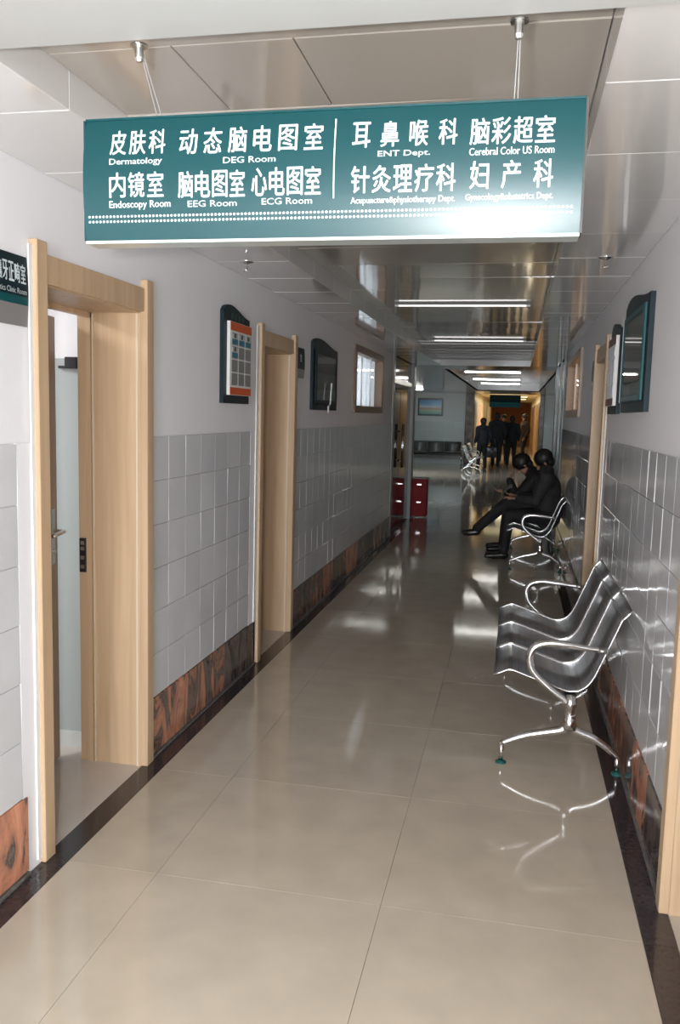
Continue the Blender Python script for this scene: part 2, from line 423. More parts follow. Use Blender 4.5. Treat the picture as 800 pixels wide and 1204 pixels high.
bm = bmesh.new(); bx(bm, X1 - .02, X2 + .02, YE, YE + .04, ZC, ZR + .02); obj('recess_end_board', bm, M_ceil, ceil)
beam = box('trim_beam', XL, XR, -5, YB, ZC - .012, ZC + .0, M_beam); beam['kind'] = 'structure'; beam.name = 'trim_5'

# hall ceiling with its own wide recess
bm = bmesh.new()
bx(bm, -7, X1, YE + .04, HALL_Y1 + .1, ZC, ZC + .03); bx(bm, .6, 5, YE + .04, HALL_Y1 + .1, ZC, ZC + .03)
bx(bm, X1, .6, YE + .04, 14.0, ZC, ZC + .03); bx(bm, X1, .6, 25.5, HALL_Y1 + .1, ZC, ZC + .03)
bx(bm, X1 - .02, X1, 14, 25.5, ZC, 2.6); bx(bm, .6, .62, 14, 25.5, ZC, 2.6); bx(bm, X1, .6, 13.98, 14, ZC, 2.6); bx(bm, X1, .6, 25.5, 25.52, ZC, 2.6)
bx(bm, X1 - .02, .62, 14, 25.5, 2.6, 2.63)
obj('hall_ceiling', bm, mat('hall_ceiling', (.36, .36, .36), .15, spec=.8), ceil)
bm = bmesh.new(); bx(bm, -1.4, .75, HALL_Y1 + .1, 56, 2.42, 2.46); obj('far_ceiling', bm, mat('far_ceiling', (.8, .72, .5), .5), ceil)

# hall walls
wf = struct('wall_far'); bm = bmesh.new()
bx(bm, -7, -1.40, HALL_Y1, HALL_Y1 + .2, 0, 2.7); bx(bm, .75, 5, HALL_Y1, HALL_Y1 + .2, 0, 2.7); bx(bm, -1.40, .75, HALL_Y1, HALL_Y1 + .2, 2.39, 2.7)
obj('plaster', bm, mat('far_wall_paint', (.62, .66, .66), .5), wf)
bm = bmesh.new()
for (a, b) in ((-6.9, -1.68), (.88, 4.9)):
    n = round((b - a) / .3); w = (b - a) / n
    for i in range(n):
        for k in range(5): bx(bm, a + w * i + .004, a + w * (i + 1) - .004, HALL_Y1 - .01, HALL_Y1, .0 + k * .28 + .004, (k + 1) * .28 - .004)
obj('dado_tiles', bm, mat('far_tile', (.50, .56, .55), .2), wf, 'stuff')
for (a, b) in ((-1.67, -1.38), (.72, .87)):
    box('marble_pier', a, b, HALL_Y1 - .06, HALL_Y1 + .24, 0, 2.33, mat('brown_marble', (.12, .085, .06), .15, noise_amt=.7, nscale=5), wf, .01)
wh = struct('wall_hall'); bm = bmesh.new()
bx(bm, -7.1, -7, YE, 28.7, 0, 2.7); bx(bm, 5, 5.1, YE, 28.7, 0, 2.7)
bx(bm, -7, XL - WT, YE + .2, YE + .3, 0, 2.7); bx(bm, XR + WT, 5, YE + .2, YE + .3, 0, 2.7)
bx(bm, XL - WT, XL, YE - .02, YE + .3, 0, 2.5); bx(bm, XR, XR + WT, YE - .02, YE + .3, 0, 2.5)
obj('plaster', bm, mat('hall_wall_paint', (.55, .58, .57), .5), wh)
wc = struct('wall_far_corridor'); bm = bmesh.new()
bx(bm, -1.5, -1.40, HALL_Y1 + .2, 56, 0, 2.5); bx(bm, .75, .85, HALL_Y1 + .2, 56, 0, 2.5)
obj('plaster', bm, mat('cream_paint', (.80, .72, .52), .4), wc)
box('end_panel', -1.5, .85, 52, 52.1, 0, 2.5, mat('orange_wall', (.62, .20, .05), .5, emis=(.9, .28, .06), es=0), wc)
for i in range(5): box('brown_dado', .72, .75, 28.9 + i * 4.2, 32.2 + i * 4.2, 0, 2.1, mat('brown_door', (.28, .15, .06), .35), wc)
box('white_door', -1.40, -1.37, 28.75, 31.5, .02, 2.1, mat('white_door', (.85, .88, .88), .4), wc)

# dark glass wall panelling at the end of the left wall, pale glass panelling on the right
d5 = struct('door_5', (XL, LEFT_END, 0), PI / 2)      # local x runs along +Y, -y faces the corridor
w_ = YE - LEFT_END - .02
box('steel_post', 0, .12, -.02, .12, 0, ZC, mat('pale_post', (.34, .34, .32), .35), d5, .006); box('steel_post', w_ - .16, w_, -.03, .12, 0, ZC, mat('pale_post', (.34, .34, .32), .35), d5, .006)
for (a, b) in ((.12, .95), (.97, w_ - .16)): box('glass_leaf', a, b, .02, .06, .03, 1.98, M_blackglass, d5, .004)
box('transom_bar', .12, w_ - .16, -.005, .06, 1.98, 2.05, M_steel, d5, .004); box('transom_glass', .12, w_ - .16, .02, .06, 2.05, ZC, M_blackglass, d5)
for a in (.90, 1.02):
    bm = bmesh.new(); tube(bm, [(a, -.03, .85), (a, -.03, 1.45)], .012, 8); tube(bm, [(a, .02, .95), (a, -.03, .95)], .008, 6, up=Vector((0, 0, 1))); tube(bm, [(a, .02, 1.35), (a, -.03, 1.35)], .008, 6, up=Vector((0, 0, 1)))
    obj('pull_bar', bm, M_chrome, d5, smooth=True)
box('backing', 0, w_, .07, .1, 0, ZC, M_dark, d5)
d6 = struct('door_6', (XR, YE, 0), -PI / 2)
box('steel_post', w_ - .10, w_, -.02, .12, 0, ZC, mat('teal_grey_post', (.16, .20, .20), .3), d6, .006); box('steel_post', 0, .14, -.02, .12, 0, ZC, mat('teal_grey_post', (.16, .20, .20), .3), d6, .006)
box('steel_post', w_ / 2 - .05, w_ / 2 + .05, -.012, .08, 0, ZC, mat('teal_grey_post', (.16, .20, .20), .3), d6, .006)
for (a, b) in ((.14, w_ / 2 - .05), (w_ / 2 + .05, w_ - .10)): box('pale_panel', a, b, .01, .06, 0, ZC, M_tealwall, d6, .004)

# ------------------------------------------------------------------ doors, windows
def door(name, x, side, ya, yb, leaf='closed', z0=0.0):
    """casing outer from ya to yb on wall plane x; side=+1 faces +X"""
    Wd = yb - ya
    if side > 0: d = struct(name, (x, ya, 0), PI / 2)
    else: d = struct(name, (x, yb, 0), -PI / 2)
    cw = .065
    for a in (0, Wd - cw): box('casing', a, a + cw, -.030, .004, z0, 2.11, M_wood, d, .003)
    box('head_casing', cw, Wd - cw, -.018, .004, 1.98, 2.075, M_wood, d, .003)
    j0, j1 = cw - .018, Wd - cw + .018
    box('jamb_board', j0 - .0, j0 + .018, .0, WT, z0, 2.0, M_wood, d); box('jamb_board', j1 - .018, j1, .0, WT, z0, 2.0, M_wood, d)
    box('head_board', j0, j1, .0, WT, 1.975, 2.0, M_wood, d)
    # stops
    box('door_stop', j0 + .018, j0 + .03, .225, .25, z0, 1.975, M_wood, d); box('door_stop', j1 - .03, j1 - .018, .225, .25, z0, 1.975, M_wood, d)
    box('head_stop', j0 + .018, j1 - .018, .225, .25, 1.955, 1.975, M_wood, d)
    # pale bead just inside the casing
    box('bead', j1 - .024, j1 - .017, .012, .02, z0, 1.97, M_bead, d); box('bead', j1 - .024, j1 - .018, .215, .221, z0, 1.97, M_bead, d)
    lw = j1 - j0 - .04
    if leaf == 'closed':
        lf = box('door_leaf', j0 + .02, j1 - .02, .25, .288, .01, 1.955, M_wood, d, .002)
        bm = bmesh.new(); hx = j0 + .09
        bx(bm, hx - .02, hx + .02, .243, .25, .88, 1.10, .002); tube(bm, [(hx, .245, 1.02), (hx, .20, 1.02), (hx + .11, .20, 1.02)], .009, 8, up=Vector((0, 0, 1)))
        h = obj('door_handle', bm, M_steel, lf)
    elif leaf == 'ajar':
        # hinged on the near jamb, pushed a little way into the room
        ang = math.radians(10)
        lf = bpy.data.objects.new('door_leaf', None)
        bm = bmesh.new(); bx(bm, 0, lw, 0, .038, .01, 1.955, .002)
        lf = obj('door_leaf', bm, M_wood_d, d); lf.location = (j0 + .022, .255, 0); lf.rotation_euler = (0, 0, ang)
        bm = bmesh.new(); hx = lw - .065
        bx(bm, hx - .02, hx + .02, -.007, .0, .90, 1.14, .002); h = obj('handle_plate', bm, M_steel, lf)
        bm = bmesh.new(); tube(bm, smooth_path([(hx, .0, 1.045), (hx, -.045, 1.045), (hx - .02, -.056, 1.045), (hx - .12, -.05, 1.04)], 4), .009, 8, up=Vector((0, 0, 1)))
        obj('door_handle', bm, M_chrome, lf, smooth=True)
        bm = bmesh.new(); tube(bm, [(hx, 0, .955), (hx, -.014, .955)], .011, 10, up=Vector((0, 0, 1))); obj('key_cylinder', bm, M_chrome, lf)
    return d, j0, j1
d1, j0, j1 = door('door_1', XL, 1, *D1, leaf='ajar')
bm = bmesh.new(); bx(bm, j1 - .0315, j1 - .018, .252, .284, .86, 1.01, .002); sp = obj('strike_plate', bm, M_dark, d1)
for z in (.885, .925, .965, .99):
    box('strike_slot', j1 - .034, j1 - .0312, .260, .276, z - .008, z + .008, M_steel, sp)
door('door_2', XL, 1, *D2)
door('door_3', XR, -1, *D3)
door('door_4', XR, -1, *D4)
# black closer clamp on the partition in the room
t = thing('door_buffer', 'small black clamp high on the grey panel inside the first doorway', 'clamp', (-1.93, 3.488, 1.765))
box('body', -.03, .03, -.04, 0, -.02, .03, M_dark, t, .004); box('arm', -.07, -.03, -.02, -.005, -.02, -.008, M_dark, t)

def window(name, x, side, ya, yb, z0, z1, frame_m, curtain_m, tint):
    Wd = yb - ya; d = struct(name, (x, ya if side > 0 else yb, 0), PI / 2 if side > 0 else -PI / 2)
    f = .07
    for (a, b, c, e) in ((0, f, z0, z1), (Wd - f, Wd, z0, z1), (f, Wd - f, z0, z0 + f), (f, Wd - f, z1 - f, z1)):
        box('window_frame', a, b, -.025, .09, c, e, frame_m, d, .004)
    n = 3; pw = (Wd - 2 * f) / n
    for i in range(1, n): box('mullion', f + pw * i - .015, f + pw * i + .015, .022, .034, z0 + f, z1 - f, mat('white_upvc', (.8, .8, .8), .3), d)
    for i in range(n):
        g = box('pane', f + pw * i + .015, f + pw * (i + 1) - .015, .030, .034, z0 + f, z1 - f, glass, d)
    # pleated curtain close behind the glass
    bm = bmesh.new(); N_ = 90; prev = None
    for i in range(N_ + 1):
        u = f + (Wd - 2 * f) * i / N_; yv = .070 + .010 * math.sin(i * 1.1) + .008 * math.sin(i * .37)
        a = bm.verts.new((u, yv, z0 - .02)); b = bm.verts.new((u, yv, z1 + .02))
        if prev: bm.faces.new((prev[0], a, b, prev[1]))
        prev = (a, b)
    obj('curtain', bm, curtain_m, d, smooth=True)
    return d
def glass_mat():
    m, t, b = nt('window_glass'); N, L = t.nodes, t.links
    gl = N.new('ShaderNodeBsdfGlossy'); gl.inputs['Roughness'].default_value = .02
    tr = N.new('ShaderNodeBsdfTransparent'); lw = N.new('ShaderNodeLayerWeight'); pw = N.new('ShaderNodeMath'); pw.operation = 'POWER'; pw.inputs[1].default_value = 5; fr = N.new('ShaderNodeMath'); fr.operation = 'MULTIPLY_ADD'; fr.inputs[1].default_value = .6; fr.inputs[2].default_value = .03
    L.new(lw.outputs['Facing'], pw.inputs[0]); L.new(pw.outputs[0], fr.inputs[0])
    mx = N.new('ShaderNodeMixShader'); L.new(fr.outputs[0], mx.inputs[0]); L.new(tr.outputs[0], mx.inputs[1]); L.new(gl.outputs[0], mx.inputs[2])
    L.new(mx.outputs[0], N['Material Output'].inputs['Surface']); return m
glass = glass_mat()
def curtain_mat(name, col):
    m, t, b = nt(name); N, L = t.nodes, t.links
    tl = N.new('ShaderNodeBsdfTranslucent'); tl.inputs['Color'].default_value = (*col, 1)
    df = N.new('ShaderNodeBsdfDiffuse'); df.inputs['Color'].default_value = (*col, 1)
    mx = N.new('ShaderNodeMixShader'); mx.inputs[0].default_value = .35
    L.new(tl.outputs[0], mx.inputs[1]); L.new(df.outputs[0], mx.inputs[2]); L.new(mx.outputs[0], N['Material Output'].inputs['Surface']); return m
window('window_1', XL, 1, WIN_L[0], WIN_L[1], 1.59, 2.245, wood_mat('brown_window_wood', (.17, .10, .055), (.24, .145, .085)), curtain_mat('white_curtain', (.85, .9, .92)), 1)
window('window_2', XR, -1, WIN_R[0], WIN_R[1], 1.60, 2.225, wood_mat('grey_window_wood', (.36, .27, .20), (.44, .34, .26)), curtain_mat('peach_curtain', (.90, .70, .48)), 1)

# ------------------------------------------------------------------ hanging direction sign
SX0, SX1, SZ0, SZ1, SY = -.937, .101, 1.938, 2.188, 1.752
sgn = thing('hanging_sign', 'wide curved teal direction sign with white Chinese and English lettering hanging from the ceiling', 'sign', ((SX0 + SX1) / 2, SY, SZ0))
ox, oy, oz = sgn.location
def sy(z):
    q = (z - (SZ0 + SZ1) / 2) / ((SZ1 - SZ0) / 2); return SY - .016 * (1 - q * q)
bm = bmesh.new(); n = 16
fr_ = [(sy(SZ0 + (SZ1 - SZ0) * i / n) - oy, SZ0 + (SZ1 - SZ0) * i / n - oz) for i in range(n + 1)]
bk = [(a + .006, z) for a, z in fr_[::-1]]
ol = fr_ + bk
A = [bm.verts.new((SX0 - ox, a, z)) for a, z in ol]; B = [bm.verts.new((SX1 - ox, a, z)) for a, z in ol]
for i in range(n): bm.faces.new((A[i], A[i + 1], B[i + 1], B[i]))
fp = obj('face_panel', bm, M_sign, sgn)
for p in fp.data.polygons: p.use_smooth = True
box('end_profile', SX0 - ox - .004, SX0 - ox, -.004, .05, 0, SZ1 - oz, M_sign, sgn); box('end_profile', SX1 - ox, SX1 - ox + .005, -.004, .05, 0, SZ1 - oz, mat('sign_edge', (.05, .045, .04), .4), sgn)
box('bottom_rail', SX0 - ox, SX1 - ox, -.004, .05, -.006, .0, mat('sign_aluminium', (.62, .68, .66), .3, metal=.6), sgn)
box('top_rail', SX0 - ox, SX1 - ox, -.002, .05, SZ1 - oz, SZ1 - oz + .004, M_sign, sgn)
box('back_panel', SX0 - ox, SX1 - ox, .045, .05, 0, SZ1 - oz, M_sign, sgn)
def letters(items):
    for (s, kind, x0, x1, z0, z1, cw) in items:
        bm = bmesh.new()
        if kind == 'c': put_chars(bm, s, x0, x1, z0, z1, lambda z: sy(z) - .0008, cw, .013)
        else: put_text(bm, s, x0, x1, z0, z1, lambda z: sy(z) - .0008, .02)
        for v in bm.verts: v.co -= Vector((ox, oy, oz))
        me = bpy.data.meshes.new('lettering'); bm.to_mesh(me); bm.free(); new_obj('lettering', me, M_letter, sgn)
def du(x, z): return (x, z)
ZA0, ZA1, ZL1 = 2.113, 2.166, 2.077
letters([
 ('皮肤科', 'c', -.876, -.750, 2.112, 2.164, .0375), ('Dermatology', 't', -.876, -.756, 2.088, 2.105, 0),
 ('动态脑电图室', 'c', -.719, -.410, 2.108, 2.162, .040), ('DEG Room', 't', -.621, -.508, 2.087, 2.100, 0),
 ('内镜室', 'c', -.876, -.752, 2.024, 2.076, .0375), ('Endoscopy Room', 't', -.877, -.737, 1.999, 2.018, 0),
 ('脑电图室', 'c', -.720, -.573, 2.020, 2.074, .0335), ('EEG Room', 't', -.699, -.591, 2.002, 2.015, 0),
 ('心电图室', 'c', -.559, -.412, 2.020, 2.076, .0335), ('ECG Room', 't', -.537, -.430, 2.003, 2.016, 0),
 ('耳鼻喉科', 'c', -.350, -.140, 2.108, 2.160, .037), ('ENT Dept.', 't', -.297, -.192, 2.086, 2.101, 0),
 ('针灸理疗科', 'c', -.350, -.140, 2.020, 2.073, .0385), ('Acupuncture&physiotherapy Dept.', 't', -.350, -.140, 1.997, 2.013, 0),
 ('脑彩超室', 'c', -.116, .046, 2.105, 2.158, .0375), ('Cerebral Color US Room', 't', -.116, .046, 2.085, 2.100, 0),
 ('妇产科', 'c', -.113, .046, 2.022, 2.075, .037), ('Gynecology&obstetrics Dept.', 't', -.120, .048, 1.998, 2.014, 0)])
bm = bmesh.new()
zz = [2.012 + (2.168 - 2.012) * i / 8 for i in range(9)]
for a, b in zip(zz, zz[1:]): bx(bm, -.3865 - ox, -.3840 - ox, sy((a + b) / 2) - .0016 - oy, sy((a + b) / 2) + .001 - oy, a - oz, b - oz)
obj('divider_line', bm, M_letter, sgn)
bm = bmesh.new()
for z in (1.9765, 1.9865):
    x = SX0 + .012
    while x < SX1 - .01:
        y_ = sy(z) - .0008 - oy
        c = bm.verts.new((x - ox, y_, z - oz)); r = .0027
        vs = [bm.verts.new((x - ox + r * math.cos(a * PI / 4), y_, z - oz + r * math.sin(a * PI / 4))) for a in range(8)]
        for i in range(8): bm.faces.new((c, vs[i], vs[(i + 1) % 8]))
        x += .0082
obj('dotted_border', bm, M_letter, sgn, 'stuff')
M_wire = mat('steel_wire', (.25, .25, .25), .5, metal=.2)
for (xt, xb) in ((-.800, -.776), (-.031, -.035)):
    bm = bmesh.new()
    tube(bm, [(xt - ox, -.03, ZC - .014 - oz), (xb - ox, .01, SZ1 - oz)], .0012, 6); tube(bm, [(xt + .003 - ox, -.03, ZC - .014 - oz), (xb + .007 - ox, .02, SZ1 - oz)], .0012, 6)
    obj('suspension_wire', bm, M_wire, sgn)
    bm = bmesh.new(); lathe(bm, [(.006, -.03), (.009, -.022), (.009, 0), (.018, 0), (.018, .004)], 12, (xt - ox, -.03, ZC - .016 - oz)); obj('wire_grip', bm, M_steel, sgn)

# ------------------------------------------------------------------ boards on the walls
def ogee(w, h, hump=.25):
    """outline of a board with a hump to the viewer's left, (x,z) counter-clockwise"""
    pts = [(0, 0), (w, 0), (w, h * .905)]
    for i in range(1, 13):
        u = 1 - i / 13
        if u > hump: f = (u - hump) / (1 - hump); z = .905 + .095 * (.5 + .5 * math.cos(PI * min(1, f * 1.0)))
        else: f = (hump - u) / hump; z = 1 - .055 * f ** 2.2
        pts.append((w * u, h * z))
    pts.append((0, h * .93)); return pts
def mount(side, ya, yb, z):
    return ((XL, ya, z), PI / 2) if side > 0 else ((XR, yb, z), -PI / 2)
def staff_board(side, ya, yb, z0, z1, label, full=False):
    loc, rz = mount(side, ya, yb, z0); t = thing('staff_board', label, 'notice board', loc, rz)
    w, h = yb - ya, z1 - z0
    obj('backing_panel', prism(bmesh.new(), ogee(w, h), -.022, 0), M_navy, t)
    box('raised_panel', .05, w - .02, -.040, -.022, .045, h * .83, M_white, t, .001)
    box('header_strip', .055, w - .022, -.0415, -.040, h * .74, h * .825, M_orange, t); box('footer_strip', .055, w - .022, -.0415, -.040, .047, .047 + h * .075, M_orange, t)
    cols, rows = 3, 4; x0, x1 = .065, w - .03; zb, zt = .047 + h * .09, h * .725
    cw, rh = (x1 - x0) / cols, (zt - zb) / rows
    for r in range(rows):
        for c in range(cols):
            a = x0 + c * cw; b = zt - (r + 1) * rh
            card = box('name_card', a + .008, a + cw - .008, -.043, -.040, b + .004, b + rh - .004, mat('grey_card', (.24, .25, .24), .5), t)
            if full or r == 0 or (r == 1 and c == 0):
                box('portrait_print', a + .014, a + cw - .014, -.0442, -.043, b + rh * .5, b + rh - .008, mat('pale_print', (.55, .58, .6), .5), card)
                box('portrait_head', a + cw * .36, a + cw * .64, -.0448, -.0442, b + rh * .58, b + rh * .88, M_dark, card)
                box('blue_caption', a + .010, a + cw - .010, -.0442, -.043, b + .008, b + rh * .48, mat('blue_print', (.02, .16, .26), .5), card)
    for i in range(4): box('faded_heading', .12 + i * .06, .12 + i * .06 + .032, -.0228, -.022, h * .86 - i * .004, h * .86 + .035 - i * .004, mat('faded_green', (.03, .07, .05), .6), t)
    return t
staff_board(1, 4.335, 4.775, 1.618, 2.145, 'dark staff photo board with orange bands on left wall between the two doors')
t = staff_board(-1, 4.93, 5.37, 1.615, 2.135, 'narrow dark board of white card slots on right wall beside the doorway', True)
for c in t.children:
    if c.name.startswith('name_card'):
        c.data.materials[0] = mat('white_card', (.62, .66, .74), .4)
        for q in list(c.children): bpy.data.objects.remove(q)
    elif c.name.startswith(('header', 'footer')): c.data.materials[0] = mat('maroon_print', (.10, .02, .02), .5)
def glass_board(side, ya, yb, z0, z1, label, frame_m):
    loc, rz = mount(side, ya, yb, z0); t = thing('display_case', label, 'display board', loc, rz); w, h = yb - ya, z1 - z0
    obj('backing_panel', prism(bmesh.new(), ogee(w, h), -.022, 0), M_navy, t)
    a, b, c, d = .06, w - .06, .05, h * .84
    for q in ((a, a + .03, c, d), (b - .03, b, c, d), (a + .03, b - .03, c, c + .03), (a + .03, b - .03, d - .03, d)):
        box('case_frame', q[0], q[1], -.036, -.022, q[2], q[3], frame_m, t, .003)
    box('display_sheet', a + .03, b - .03, -.026, -.022, c + .03, d - .03, mat('dark_display', (.06, .055, .05), .4, noise_amt=.5, nscale=8), t)
    box('glass_pane', a + .03, b - .03, -.033, -.031, c + .03, d - .03, glass, t)
    return t, w, h
t, w, h = glass_board(1, 6.36, 7.25, 1.60, 2.155, 'dark curved-top display case with a reflective glass front on left wall past the second door', M_navy)
bm = bmesh.new(); tube(bm, [(.50, -.06, .22), (.47, -.058, .05), (.40, -.058, .03), (.41, -.058, -.02)], .006, 8); p = obj('white_pull_tag', bm, M_white, t)
t, w, h = glass_board(-1, 3.88, 4.72, 1.62, 2.185, 'large teal-framed display case with curved top nearest the camera on right wall', M_teal_l)
box('white_edge', .045, .058, -.037, -.022, .05, h * .84, M_white, t)

# room plates
def room_plate(side, ya, yb, z0, z1, label, grp=None, text=True):
    loc, rz = mount(side, ya, yb, z0); t = thing('room_plate', label, 'sign', loc, rz, grp); w, h = yb - ya, z1 - z0
    n = 10; bm = bmesh.new(); f = lambda q: -.008 - .006 * (1 - (2 * q - 1) ** 2)
    ol = [(f(i / n), h * i / n) for i in range(n + 1)] + [(-.002, h), (-.002, 0)]
    split = .30
    def slab(q0, q1, name, m):
        bm = bmesh.new(); k = 8; A = []; B = []
        pr = [(f(q0 + (q1 - q0) * i / k), h * (q0 + (q1 - q0) * i / k)) for i in range(k + 1)] + [(-.001, h * q1), (-.001, h * q0)]
        A = [bm.verts.new((0, y, z)) for y, z in pr]; B = [bm.verts.new((w, y, z)) for y, z in pr]
        bm.faces.new(A); bm.faces.new(B[::-1])
        for i in range(len(pr)): bm.faces.new((A[i], A[(i + 1) % len(pr)], B[(i + 1) % len(pr)], B[i]))
        return obj(name, bm, m, t)
    slab(split, 1, 'teal_face', M_navy if text else M_navy); slab(0, split, 'grey_face', mat('grey_band', (.22, .21, .21), .35))
    slab(split, split + .12, 'teal_band', M_teal_l) if text == 1 else None
    return t, w, h, (lambda z: f(max(0, min(1, z / h))) - .001)
t, w, h, yf = room_plate(1, 2.10, 2.505, 1.828, 2.045, 'teal and grey room plate on left wall just before the first doorway')
bm = bmesh.new(); put_chars(bm, '镶牙正畸室', .235, .392, h * .60, h * .88, yf, .029, .018); me = bpy.data.meshes.new('lettering'); bm.to_mesh(me); bm.free(); new_obj('lettering', me, M_letter, t)
bm = bmesh.new(); put_text(bm, 'Orthodontics Clinic Room', .16, .392, h * .45, h * .53, lambda z: yf(z) - .001, .01); me = bpy.data.meshes.new('lettering'); bm.to_mesh(me); bm.free(); new_obj('lettering', me, M_letter, t)
t, w, h, yf = room_plate(1, 5.90, 6.13, 1.825, 2.04, 'small dark room plate on left wall just right of the second door', text=2)
bm = bmesh.new(); put_chars(bm, '室', .09, .14, h * .55, h * .8, yf, .05, .02); me = bpy.data.meshes.new('lettering'); bm.to_mesh(me); bm.free(); new_obj('lettering', me, M_letter, t)
room_plate(-1, 6.45, 6.78, 1.80, 2.02, 'small dark room plate seen nearly edge-on left of the right doorway', text=2)

# sprinklers
def sprinkler(x, y, label):
    t = thing('sprinkler_head', label, 'sprinkler', (x, y, ZC), 0, 'ceiling sprinklers')
    obj('escutcheon', lathe(bmesh.new(), [(.036, 0), (.034, -.006), (.014, -.010), (.010, -.014)], 20), M_chrome, t, smooth=True)
    bm = bmesh.new()
    for s in (-1, 1): tube(bm, smooth_path([(0, s * .008, -.012), (0, s * .016, -.026), (0, s * .004, -.044)], 3), .0025, 6, up=Vector((1, 0, 0)))
    obj('frame_arms', bm, M_chrome, t)
    obj('deflector', lathe(bmesh.new(), [(.004, -.040), (.016, -.046), (.016, -.049), (.002, -.049)], 16), M_chrome, t)
sprinkler(-1.386, 4.24, 'chrome sprinkler head on the left ceiling strip below the hanging sign'); sprinkler(.372, 4.23, 'chrome sprinkler head on the right ceiling strip above the big display case')

# ------------------------------------------------------------------ ceiling lights
def tube_light(x0, x1, y, z, label, m, w=.05, name='tube_light', grp=None):
    t = thing(name, label, 'ceiling light', ((x0 + x1) / 2, y, z), 0, grp); L_ = (x1 - x0) / 2
    thin = m is M_lamp_s; q = .45 if thin else 1
    box('housing', -L_, L_, -w / 2, w / 2, -.03 * q, 0, mat('dim_housing', (.22, .22, .21), .5) if thin else M_white, t, .002)
    bm = bmesh.new(); tube(bm, [(-L_ + .03, -.004, -.042 * q), (L_ - .03, -.004, -.042 * q)], .013 * q, 10); obj('tube', bm, m, t, smooth=True)
    for s in (-1, 1): box('end_cap', s * (L_ - .015) - .015, s * (L_ - .015) + .015, -.018, .010, -.058 * q, -.028 * q, M_white, t)
tube_light(-.96, .06, 6.62, ZR, 'thin ceiling light nearest the camera in the dark recess', M_lamp_s)
tube_light(-.97, .06, 9.65, ZR, 'second thin ceiling light deeper in the dark recess', M_lamp_s)
for i, (yy, s) in enumerate(((15.6, 'nearest'), (18.6, 'middle'), (20.9, 'farthest'))):
    tube_light(-.98 if i < 2 else -.90, .06, yy, 2.42, 'bright ceiling tube in the far hall, %s of three in a row' % s, M_lamp, .16, grp='hall ceiling tubes')
tube_light(-3.6, -2.6, 24.0, ZC, 'ceiling tube above the far hall bench at left', M_lamp, .16)
for i, yy in enumerate((30.5, 34.5, 39)):
    t = thing('ceiling_panel_light', 'warm ceiling panel light in the far corridor, %s one' % ('first', 'second', 'third')[i], 'ceiling light', (-.3, yy, 2.42), 0, 'far corridor lights')
    box('frame', -.7, .7, -.4, .4, -.02, 0, M_white, t); box('diffuser', -.66, .66, -.36, .36, -.026, -.02, mat('warm_diffuser', (.9, .8, .5), .5, emis=(1, .85, .5), es=2.2), t)

